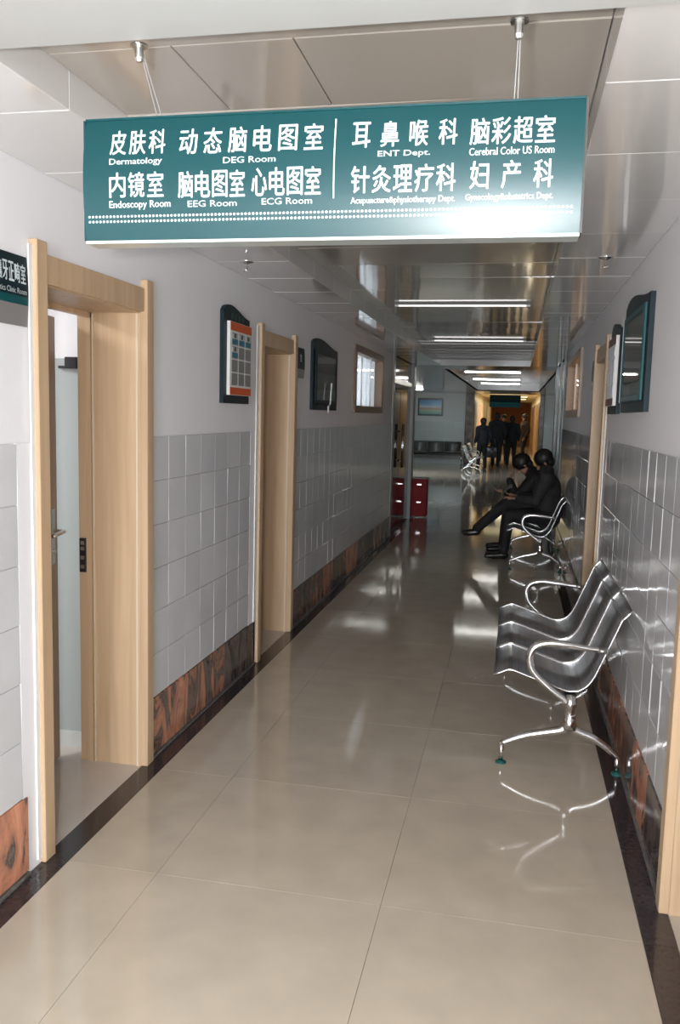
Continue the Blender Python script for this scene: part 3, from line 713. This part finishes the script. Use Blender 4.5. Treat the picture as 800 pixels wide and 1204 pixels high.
# ------------------------------------------------------------------ waiting benches
SEAT = [(-.046, .402), (.000, .424), (.015, .431), (.030, .433), (.045, .430), (.123, .405), (.199, .380), (.270, .358), (.300, .354), (.332, .359), (.360, .376), (.380, .398), (.401, .434), (.449, .556), (.500, .688), (.507, .701), (.518, .712), (.546, .744)]
ARM = [(.450, .562), (.354, .569), (.273, .578), (.188, .579), (.133, .559), (.110, .510), (.128, .445), (.198, .379), (.262, .332), (.296, .305)]
ARCHF = [(.004, .092), (.06, .120), (.12, .144), (.20, .165), (.27, .184), (.296, .215), (.300, .26)]
ARCHB = [(.515, .078), (.49, .100), (.45, .132), (.40, .160), (.33, .184), (.308, .215), (.303, .26)]
def make_bench(name, label, n=3, pitch=.474, loc=(0, 0, 0), rz=0, group=None, mir=False):
    t = thing(name, label, 'bench', loc, rz, group)
    L_ = n * pitch + .07
    sp = smooth_path([(x, 0, z) for x, z in SEAT], 2)
    for i in range(n):
        bm = bmesh.new(); a = .035 + i * pitch + .009; b = .035 + (i + 1) * pitch - .009; th = .004
        dn = []
        for k, p in enumerate(sp):
            q = (sp[min(k + 1, len(sp) - 1)] - sp[max(k - 1, 0)]).normalized(); dn.append(Vector((q.z, 0, -q.x)))
        top = [(p.x, p.z) for p in sp]; bot = [(p.x + d.x * th, p.z + d.z * th) for p, d in zip(sp, dn)]
        T0 = [bm.verts.new((x, a, z)) for x, z in top]; T1 = [bm.verts.new((x, b, z)) for x, z in top]
        B0 = [bm.verts.new((x, a, z)) for x, z in bot]; B1 = [bm.verts.new((x, b, z)) for x, z in bot]
        m_ = len(T0)
        for k in range(m_ - 1):
            bm.faces.new((T0[k], T0[k + 1], T1[k + 1], T1[k])); bm.faces.new((B0[k], B1[k], B1[k + 1], B0[k + 1]))
            bm.faces.new((T0[k], B0[k], B0[k + 1], T0[k + 1])); bm.faces.new((T1[k], T1[k + 1], B1[k + 1], B1[k]))
        bm.faces.new((T0[0], T1[0], B1[0], B0[0])); bm.faces.new((T0[-1], B0[-1], B1[-1], T1[-1]))
        s = obj('seat', bm, seat_m, t, smooth=True)
        for yy in (a, b):
            bm = bmesh.new(); tube(bm, [Vector((p.x, yy, p.z)) for p in sp], .0048, 8); obj('edge_rail', bm, M_chrome, s, smooth=True)
    bm = bmesh.new(); bx(bm, .275, .325, .0, L_, .295, .340, .004); obj('beam', bm, mat('dark_beam', (.05, .05, .055), .35, metal=.5), t)
    for yy in (.012, L_ - .012):
        bm = bmesh.new()
        tube(bm, smooth_path([(x, yy, z) for x, z in ARCHF], 4), [.013 + .010 * i / 24 for i in range(25)], 12, .9)
        tube(bm, smooth_path([(x, yy, z) for x, z in ARCHB], 4), [.013 + .010 * i / 24 for i in range(25)], 12, .9)
        lathe(bm, [(.032, .190), (.028, .225), (.024, .24), (.021, .245), (.021, .29), (.026, .295), (.026, .315), (.023, .32), (.023, .345)], 16, (.300, yy, 0))
        lf = obj('leg_frame', bm, M_chrome, t, smooth=True)
        for (x, z) in ((.004, .098), (.515, .086)):
            bm = bmesh.new(); lathe(bm, [(.010, .008), (.010, z)], 12, (x, yy, 0)); obj('foot_post', bm, M_chrome, lf, smooth=True)
            bm = bmesh.new(); lathe(bm, [(.024, 0), (.024, .006), (.012, .012)], 16, (x, yy, 0)); obj('foot_glide', bm, M_glide, lf)
    for yy in (.012, L_ - .012):
        bm = bmesh.new(); pth = smooth_path([(x, yy, z) for x, z in ARM], 4)
        m_ = len(pth); tube(bm, pth, [.010 + .009 * math.sin(PI * min(.75, i / m_ * 1.25)) for i in range(m_)], 12, 1.1)
        obj('armrest', bm, M_chrome, t, smooth=True)
        bm = bmesh.new(); tube(bm, [(.405, yy, .564), (.440, yy, .562)], .014, 12, 1.5); obj('arm_sleeve', bm, M_steel, t, smooth=True)
    return t
def perforated():
    m, t, b = nt('perforated_seat'); N, L = t.nodes, t.links
    b.inputs['Metallic'].default_value = 1; b.inputs['Roughness'].default_value = .30
    tc = N.new('ShaderNodeTexCoord'); mp = N.new('ShaderNodeMapping'); mp.inputs['Scale'].default_value = (90, 90, 90)
    L.new(tc.outputs['Object'], mp.inputs[0])
    v = N.new('ShaderNodeTexVoronoi'); v.inputs['Scale'].default_value = 1; v.inputs['Randomness'].default_value = 0
    L.new(mp.outputs[0], v.inputs['Vector'])
    r = N.new('ShaderNodeValToRGB'); r.color_ramp.elements[0].position = .18; r.color_ramp.elements[0].color = (.20, .205, .21, 1)
    r.color_ramp.elements[1].position = .32; r.color_ramp.elements[1].color = (.38, .39, .41, 1)
    L.new(v.outputs['Distance'], r.inputs[0]); L.new(r.outputs[0], b.inputs['Base Color']); return m
seat_m = perforated()
make_bench('waiting_bench', 'polished steel three-seat waiting bench nearest the camera against right wall', loc=(0, 3.818, 0))
make_bench('waiting_bench', 'steel three-seat waiting bench with two seated men against right wall', loc=(.0, 8.93, 0))
make_bench('waiting_bench', 'dark steel bench facing the camera below the picture in the far hall', loc=(-1.70, 27.75, 0), rz=PI / 2, n=3, pitch=.56)
make_bench('waiting_bench', 'steel bench seen end-on beside the far corridor opening, nearer of two', loc=(-.93, 25.5, 0), rz=PI)
make_bench('waiting_bench', 'steel bench seen end-on beside the far corridor opening, behind another', loc=(-.92, 28.0, 0), rz=PI)


# red fire extinguisher cabinet at the end of the left wall
t = thing('extinguisher_box', 'red metal box with two stacked doors standing at the end of the dark glass panels', 'cabinet', (-1.425, 13.17, 0))
box('body', -.12, .12, -.1, .1, .02, .60, M_red, t, .006); box('plinth', -.11, .11, -.09, .09, 0, .02, M_dark, t)
for (a, b) in ((.04, .30), (.315, .575)):
    d = box('door_panel', -.105, .105, -.112, -.1, a, b, M_red, t, .004)
    box('handle', -.035, .035, -.124, -.112, b - .07, b - .05, M_chrome, d, .002)
box('lid', -.125, .125, -.108, .105, .60, .615, mat('grey_lid', (.3, .28, .28), .4), t, .003)

# picture on the far wall
t = thing('landscape_picture', 'dark-framed blue sky and beach picture on the far hall wall', 'picture', (-2.83, HALL_Y1 - .001, 1.86))
def picture_mat():
    m, t_, b = nt('beach_print'); N, L = t_.nodes, t_.links
    tc = N.new('ShaderNodeTexCoord'); sp_ = N.new('ShaderNodeSeparateXYZ'); L.new(tc.outputs['Object'], sp_.inputs[0])
    mr = N.new('ShaderNodeMapRange'); mr.inputs['From Min'].default_value = -.23; mr.inputs['From Max'].default_value = .23; L.new(sp_.outputs['Z'], mr.inputs['Value'])
    r = N.new('ShaderNodeValToRGB'); cr = r.color_ramp; cr.elements[0].color = (.05, .35, .30, 1); cr.elements[1].color = (.03, .20, .48, 1)
    for p_, c_ in ((.28, (.35, .45, .30, 1)), (.36, (.40, .22, .10, 1)), (.42, (.42, .30, .22, 1)), (.50, (.55, .62, .70, 1)), (.72, (.10, .36, .62, 1))):
        e = cr.elements.new(p_); e.color = c_
    L.new(mr.outputs[0], r.inputs[0]); L.new(r.outputs[0], b.inputs['Base Color']); b.inputs['Roughness'].default_value = .3; return m
box('print', -.38, .38, -.03, -.02, -.24, .24, picture_mat(), t)
for (a, b, c, d_) in ((-.42, -.37, -.29, .29), (.37, .42, -.29, .29), (-.37, .37, -.29, -.235), (-.37, .37, .235, .29)): box('frame_bar', a, b, -.045, 0, c, d_, M_dark, t, .003)

# second hanging sign, deep in the far corridor
t = thing('hanging_sign', 'dark hanging sign with a teal lower band in the far corridor', 'sign', (-.42, 30.2, 1.93))
box('face_panel', -.53, .53, -.03, .03, .17, .42, mat('dark_sign', (.012, .03, .035), .7, spec=.1), t, .004); box('lower_band', -.53, .53, -.031, .031, 0, .17, mat('teal_band', (.02, .13, .18), .6, spec=.1), t, .004)
for s_ in (-.4, .4):
    bm = bmesh.new(); tube(bm, [(s_, 0, .42), (s_, 0, .49)], .003, 6); obj('suspension_wire', bm, M_wire, t)
box('hall_poster', -1.40, -1.385, 31.7, 34.5, 1.25, 2.05, mat('pink_poster', (.75, .45, .35), .5, noise_amt=.3), None)
tag(bpy.data.objects['hall_poster'], 'bright pink and yellow poster on the left wall of the far corridor', 'poster')
bpy.data.objects['hall_poster'].name = 'wall_poster'

# ------------------------------------------------------------------ people
def limb(bm, a, b, r0, r1, n=12, steps=4, flat=1.0, up=Vector((0, 1, 0))):
    a, b = Vector(a), Vector(b); pts = [a.lerp(b, i / steps) for i in range(steps + 1)]
    tube(bm, pts, [r0 + (r1 - r0) * i / steps for i in range(steps + 1)], n, flat, True, up)
    ball(bm, a, r0, (1, 1, 1), seg=n); ball(bm, b, r1, (1, 1, 1), seg=n)
def skin_up(name, bm, material, parent, voxel, smooth_n=4):
    me = bpy.data.meshes.new(name); bm.to_mesh(me); bm.free()
    o = bpy.data.objects.new(name, me); COL.objects.link(o)
    r = o.modifiers.new('r', 'REMESH'); r.mode = 'VOXEL'; r.voxel_size = voxel
    s_ = o.modifiers.new('s', 'SMOOTH'); s_.iterations = smooth_n; s_.factor = .5
    dg = bpy.context.evaluated_depsgraph_get(); dg.update()
    m2 = bpy.data.meshes.new_from_object(o.evaluated_get(dg)); m2.name = name
    bpy.data.objects.remove(o); bpy.data.meshes.remove(me)
    for p in m2.polygons: p.use_smooth = True
    m2.materials.clear()
    return new_obj(name, m2, material, parent)
def chain(bm, pts, rs):
    for (a, b), (r, q) in zip(zip(pts, pts[1:]), zip(rs, rs[1:])): limb(bm, a, b, r, q)
def hand(bm, wrist, direction, side, curl=.5, spread_axis=None):
    """palm, four unequal fingers bent at the knuckle and a thumb from the side of the palm"""
    d = Vector(direction).normalized(); sx = Vector(spread_axis or (0, 1, 0)); sx = (sx - sx.dot(d) * d).normalized(); nrm = d.cross(sx) * side
    w_ = Vector(wrist); palm = w_ + d * .05
    for k in (-1, 0, 1): limb(bm, w_ + sx * k * .014, palm + d * .03 + sx * k * .022, .016, .015, 8, 2)
    for k, ln in enumerate((.066, .075, .070, .055)):
        b = palm + d * .035 + sx * (k - 1.5) * .019; j = b + d * ln * .5 + nrm * ln * .1; e = j + d * ln * .5 * (1 - curl) + nrm * ln * .5 * curl
        limb(bm, b, j, .009, .0085, 8, 2); limb(bm, j, e, .0085, .0075, 8, 2)
    tb = w_ + d * .03 - sx * .026; te = tb - sx * .03 + d * .03 + nrm * .01
    limb(bm, tb, te, .011, .009, 8, 2); limb(bm, te, te + d * .028 + nrm * .008, .009, .008, 8, 2)
def head_mesh(bm, c, face, up):
    """face = forward direction, up = crown direction"""
    f = Vector(face).normalized(); u = (Vector(up) - Vector(up).dot(f) * f).normalized(); s_ = u.cross(f)
    M_ = Matrix((f, s_, u)).transposed(); rot = M_.to_quaternion(); c = Vector(c)
    P_ = lambda a, b, d: c + f * a + s_ * b + u * d
    ball(bm, P_(-.008, 0, .025), .088, (1.06, .86, 1.04), rot, 20); ball(bm, P_(.022, 0, -.045), .062, (1, .92, 1.1), rot, 16); ball(bm, P_(.052, 0, -.088), .026, (1, 1.2, .8), rot, 10)
    limb(bm, P_(.080, 0, .012), P_(.102, 0, -.022), .010, .014, 8, 2); ball(bm, P_(.076, 0, -.058), .016, (.7, 1.5, .55), rot, 10)
    for q in (-1, 1):
        ball(bm, P_(-.005, q * .080, -.012), .028, (.55, .28, 1), rot, 10); ball(bm, P_(.076, q * .031, .020), .012, (.5, 1.3, .5), rot, 8)
    return P_, rot
def person(label, loc, rz, J, cols, group=None, voxel=.011, extra=None, bag=None):
    """J: joint positions in the local frame"""
    t = thing('person', label, 'person', loc, rz, group)
    V = {k: Vector(v) for k, v in J.items()}
    face = V['face']; up = V['crown']
    # one continuous body under the clothes
    bm = bmesh.new()
    chain(bm, [V['hip'], V['chest'], V['neck']], [.115, .125, .06]); limb(bm, V['neck'], V['head'] - up.normalized() * .04, .05, .048)
    P_, rot = head_mesh(bm, V['head'], face, up)
    for q in 'lr':
        chain(bm, [V['neck'].lerp(V['sh' + q], .4), V['sh' + q], V['el' + q], V['wr' + q]], [.06, .052, .038, .025])
        dr = V.get('hd' + q, V['wr' + q] - V['el' + q]); hand(bm, V['wr' + q], dr, 1 if q == 'l' else -1)
        chain(bm, [V['hp' + q], V['kn' + q], V['an' + q]], [.078, .052, .036]); hl = V['an' + q] + V.get('heel' + q, Vector((0, 0, -.045))); limb(bm, V['an' + q], hl, .034, .026); limb(bm, hl, hl.lerp(V['to' + q], .92), .026, .018)
    skin_up('body', bm, cols['skin'], t, min(voxel, .007 if voxel < .01 else .010), 3)
    # hair
    bm = bmesh.new(); ball(bm, P_(-.020, 0, .043), .103, (1.06, .94, 1.0), rot, 20); ball(bm, P_(-.050, 0, -.025), .072, (.75, 1.0, 1.0), rot, 16)
    for q in (-1, 1): ball(bm, P_(-.012, q * .062, .020), .034, (1.1, .6, 1.3), rot, 10)
    ball(bm, P_(.052, 0, .092), .032, (1, 1.5, .5), rot, 10)
    skin_up('hair', bm, M_hair, t, voxel, 2)
    # eyes and brows
    if voxel < .01:
        for q in (-1, 1):
            bm = bmesh.new(); ball(bm, P_(.082, q * .031, .006), .008, (.6, 1.3, .7), rot, 8); obj('eye', bm, M_dark, t)
    # jacket
    bm = bmesh.new(); pu = (V['chest'] - V['hip'])
    chain(bm, [V['hip'] - pu * .12, V['hip'].lerp(V['chest'], .5), V['chest'], V['chest'].lerp(V['neck'], .55)], [.150, .155, .158, .095])
    limb(bm, V['neck'] - (V['neck'] - V['chest']) * .15, V['neck'] + (V['head'] - V['neck']) * .38, .085, .070)
    for q in 'lr':
        a = V['wr' + q].lerp(V['el' + q], .06)
        limb(bm, V['chest'].lerp(V['sh' + q], .5), V['sh' + q], .10, .078); limb(bm, V['neck'] - (V['neck'] - V['chest']) * .05, V['sh' + q], .085, .078)
        chain(bm, [V['sh' + q], V['el' + q], a], [.078, .058, .042])
        limb(bm, V['chest'].lerp(V['hip'], .35) + (V['sh' + q] - V['neck']) * .42, V['hip'] + (V['hp' + q] - V['hip']) * .6, .105, .115)
    skin_up('jacket', bm, cols['jacket'], t, voxel, 4)
    bm = bmesh.new()
    for q in 'lr':
        chain(bm, [V['hip'].lerp(V['hp' + q], .8), V['hp' + q], V['kn' + q], V['an' + q]], [.115, .100, .070, .055])
    limb(bm, V['hip'], V['hip'] + Vector((0, 0, .04)), .13, .12)
    skin_up('trousers', bm, cols['trousers'], t, voxel, 3)
    for q in 'lr':
        bm = bmesh.new(); a, o_ = V['an' + q], V['to' + q]; d = (o_ - a); 
        heel = a + V.get('heel' + q, Vector((0, 0, -.045))); 
        limb(bm, heel - d * .12, heel.lerp(o_, .6), .040, .040); limb(bm, heel.lerp(o_, .6), o_, .042, .030); limb(bm, a, heel, .042, .040)
        sh_ = skin_up('shoe', bm, M_shoe, t, max(.007, voxel * .8), 2)
    return t
blk = dict(skin=M_skin, jacket=mat('charcoal_jacket', (.026, .026, .028), .8, noise_amt=.2, nscale=20), trousers=mat('black_trousers', (.012, .012, .014), .8))
blk2 = dict(skin=M_skin, jacket=mat('black_jacket', (.012, .011, .012), .75), trousers=mat('dark_trousers', (.010, .010, .013), .8))
# seated men on the second bench; local x grows towards the wall, they face -x
A = dict(hip=(.36, 0, .53), chest=(.335, 0, .83), neck=(.33, 0, 1.00), head=(.30, .02, 1.10), face=(-.75, .1, -.62), crown=(-.55, 0, .8),
         shl=(.33, -.19, .93), ell=(.22, -.24, .68), wrl=(.02, -.14, .69), hdl=(-1, .2, .15), shr=(.33, .19, .93), elr=(.22, .22, .68), wrr=(.02, .13, .70), hdr=(-1, -.2, .15),
         hpl=(.33, -.09, .51), knl=(-.06, -.10, .50), anl=(-.10, -.10, .09), tol=(-.28, -.12, .035), heell=(0, 0, -.045),
         hpr=(.33, .09, .54), knr=(-.08, -.01, .635), anr=(-.40, -.07, .335), tor=(-.545, -.08, .275), heelr=(-.01, 0, -.05))
person('man in charcoal jacket reading with legs crossed, nearer of two on the bench', (.025, 9.66, 0), 0, A, blk, voxel=.009)
Bq = dict(A); Bq.update(chest=(.27, 0, .80), neck=(.17, 0, .95), head=(.075, -.02, 1.03), face=(-.62, -.05, -.78), crown=(-.75, 0, .62),
         shl=(.21, -.18, .88), ell=(.02, -.20, .66), wrl=(-.08, -.07, .86), hdl=(.35, .25, .9), shr=(.21, .18, .88), elr=(.02, .20, .64), wrr=(-.12, .08, .70),
         knr=(-.08, .12, .50), anr=(-.12, .14, .09), tor=(-.30, .15, .035), heelr=(0, 0, -.045), hpr=(.33, .09, .51))
person('man in black bent forward with hand at forehead, farther of two on the bench', (.03, 10.16, 0), 0, Bq, blk2, voxel=.009)
# paper held by the nearer man
bm = bmesh.new(); g = [[bm.verts.new((-.10 + .10 * i / 4, -.14 + .30 * j / 6, .02 * math.sin(i * .8) + .012 * j % .02 + .09 * i / 4)) for j in range(7)] for i in range(5)]
for i in range(4):
    for j in range(6): bm.faces.new((g[i][j], g[i + 1][j], g[i + 1][j + 1], g[i][j + 1]))
bmesh.ops.solidify(bm, geom=bm.faces[:], thickness=.0015)
p = obj('paper_sheet', bm, mat('grey_paper', (.45, .47, .45), .7)); p.location = (-.01, 9.66, .725)
tag(p, 'pale folded paper held on the lap of the reading man', 'paper')

def standing(h=1.66, stride=.12, lean=0, armbend=.1, turn=0):
    k = h / 1.72; q = lambda x, y, z: (x * k, y * k, z * k)
    return dict(hip=q(0, 0, .96), chest=q(0, lean * .4, 1.27), neck=q(0, lean, 1.45), head=q(0, lean + .02, 1.60), face=(math.sin(turn), math.cos(turn), -.08), crown=(0, 0, 1),
        shl=q(-.19, lean, 1.39), ell=q(-.25, lean - .05, 1.13), wrl=q(-.24, lean + armbend, .90), shr=q(.19, lean, 1.39), elr=q(.25, lean - .05, 1.13), wrr=q(.24, lean + armbend * .6, .90),
        hpl=q(-.09, 0, .91), knl=q(-.10, stride * .7 + .03, .50), anl=q(-.11, stride, .08), tol=q(-.12, stride + .18, .035), heell=(0, 0, -.04),
        hpr=q(.09, 0, .91), knr=q(.10, -stride * .3 + .03, .50), anr=q(.11, -stride, .09), tor=q(.12, -stride + .18, .035), heelr=(0, 0, -.045))
fb = dict(skin=M_skin, jacket=mat('far_black_coat', (.010, .010, .013), .8), trousers=mat('far_black_trousers', (.008, .008, .010), .8))
fb2 = dict(skin=M_skin, jacket=mat('navy_coat', (.012, .014, .024), .8), trousers=fb['trousers'])
person('person in dark coat standing leftmost of the group in the far hall', (-.98, 26.2, 0), .5, standing(1.52, .05), fb2, voxel=.016)
pb = person('person in black coat walking away, second from left in the far hall', (-.60, 27.2, 0), -.1, standing(1.70, .20, .04), fb, voxel=.016)
person('person in black coat and trousers standing third from left in the far hall', (-.13, 28.0, 0), .05, standing(1.62, .08), fb, voxel=.016)
person('person facing the camera between two darker figures in the far corridor', (-.42, 30.0, 0), PI - .1, standing(1.66, .06), fb2, voxel=.016)
person('person in open dark jacket standing rightmost of the far group', (.30, 31.4, 0), 2.0, standing(1.70, .08), dict(skin=M_skin, jacket=mat('brown_black_jacket', (.03, .016, .012), .8), trousers=fb['trousers']), voxel=.016)
t = thing('carried_bag', 'dark bulky bag held low beside the leftmost far person', 'bag', (-.70, 26.1, .36))
bm = bmesh.new(); bx(bm, -.17, .17, -.07, .07, 0, .34, .04); obj('bag_body', bm, M_dark, t, smooth=True)
bm = bmesh.new(); tube(bm, smooth_path([(-.10, 0, .38), (-.07, 0, .55), (.07, 0, .55), (.10, 0, .38)], 4), .012, 8); obj('strap', bm, M_dark, t)
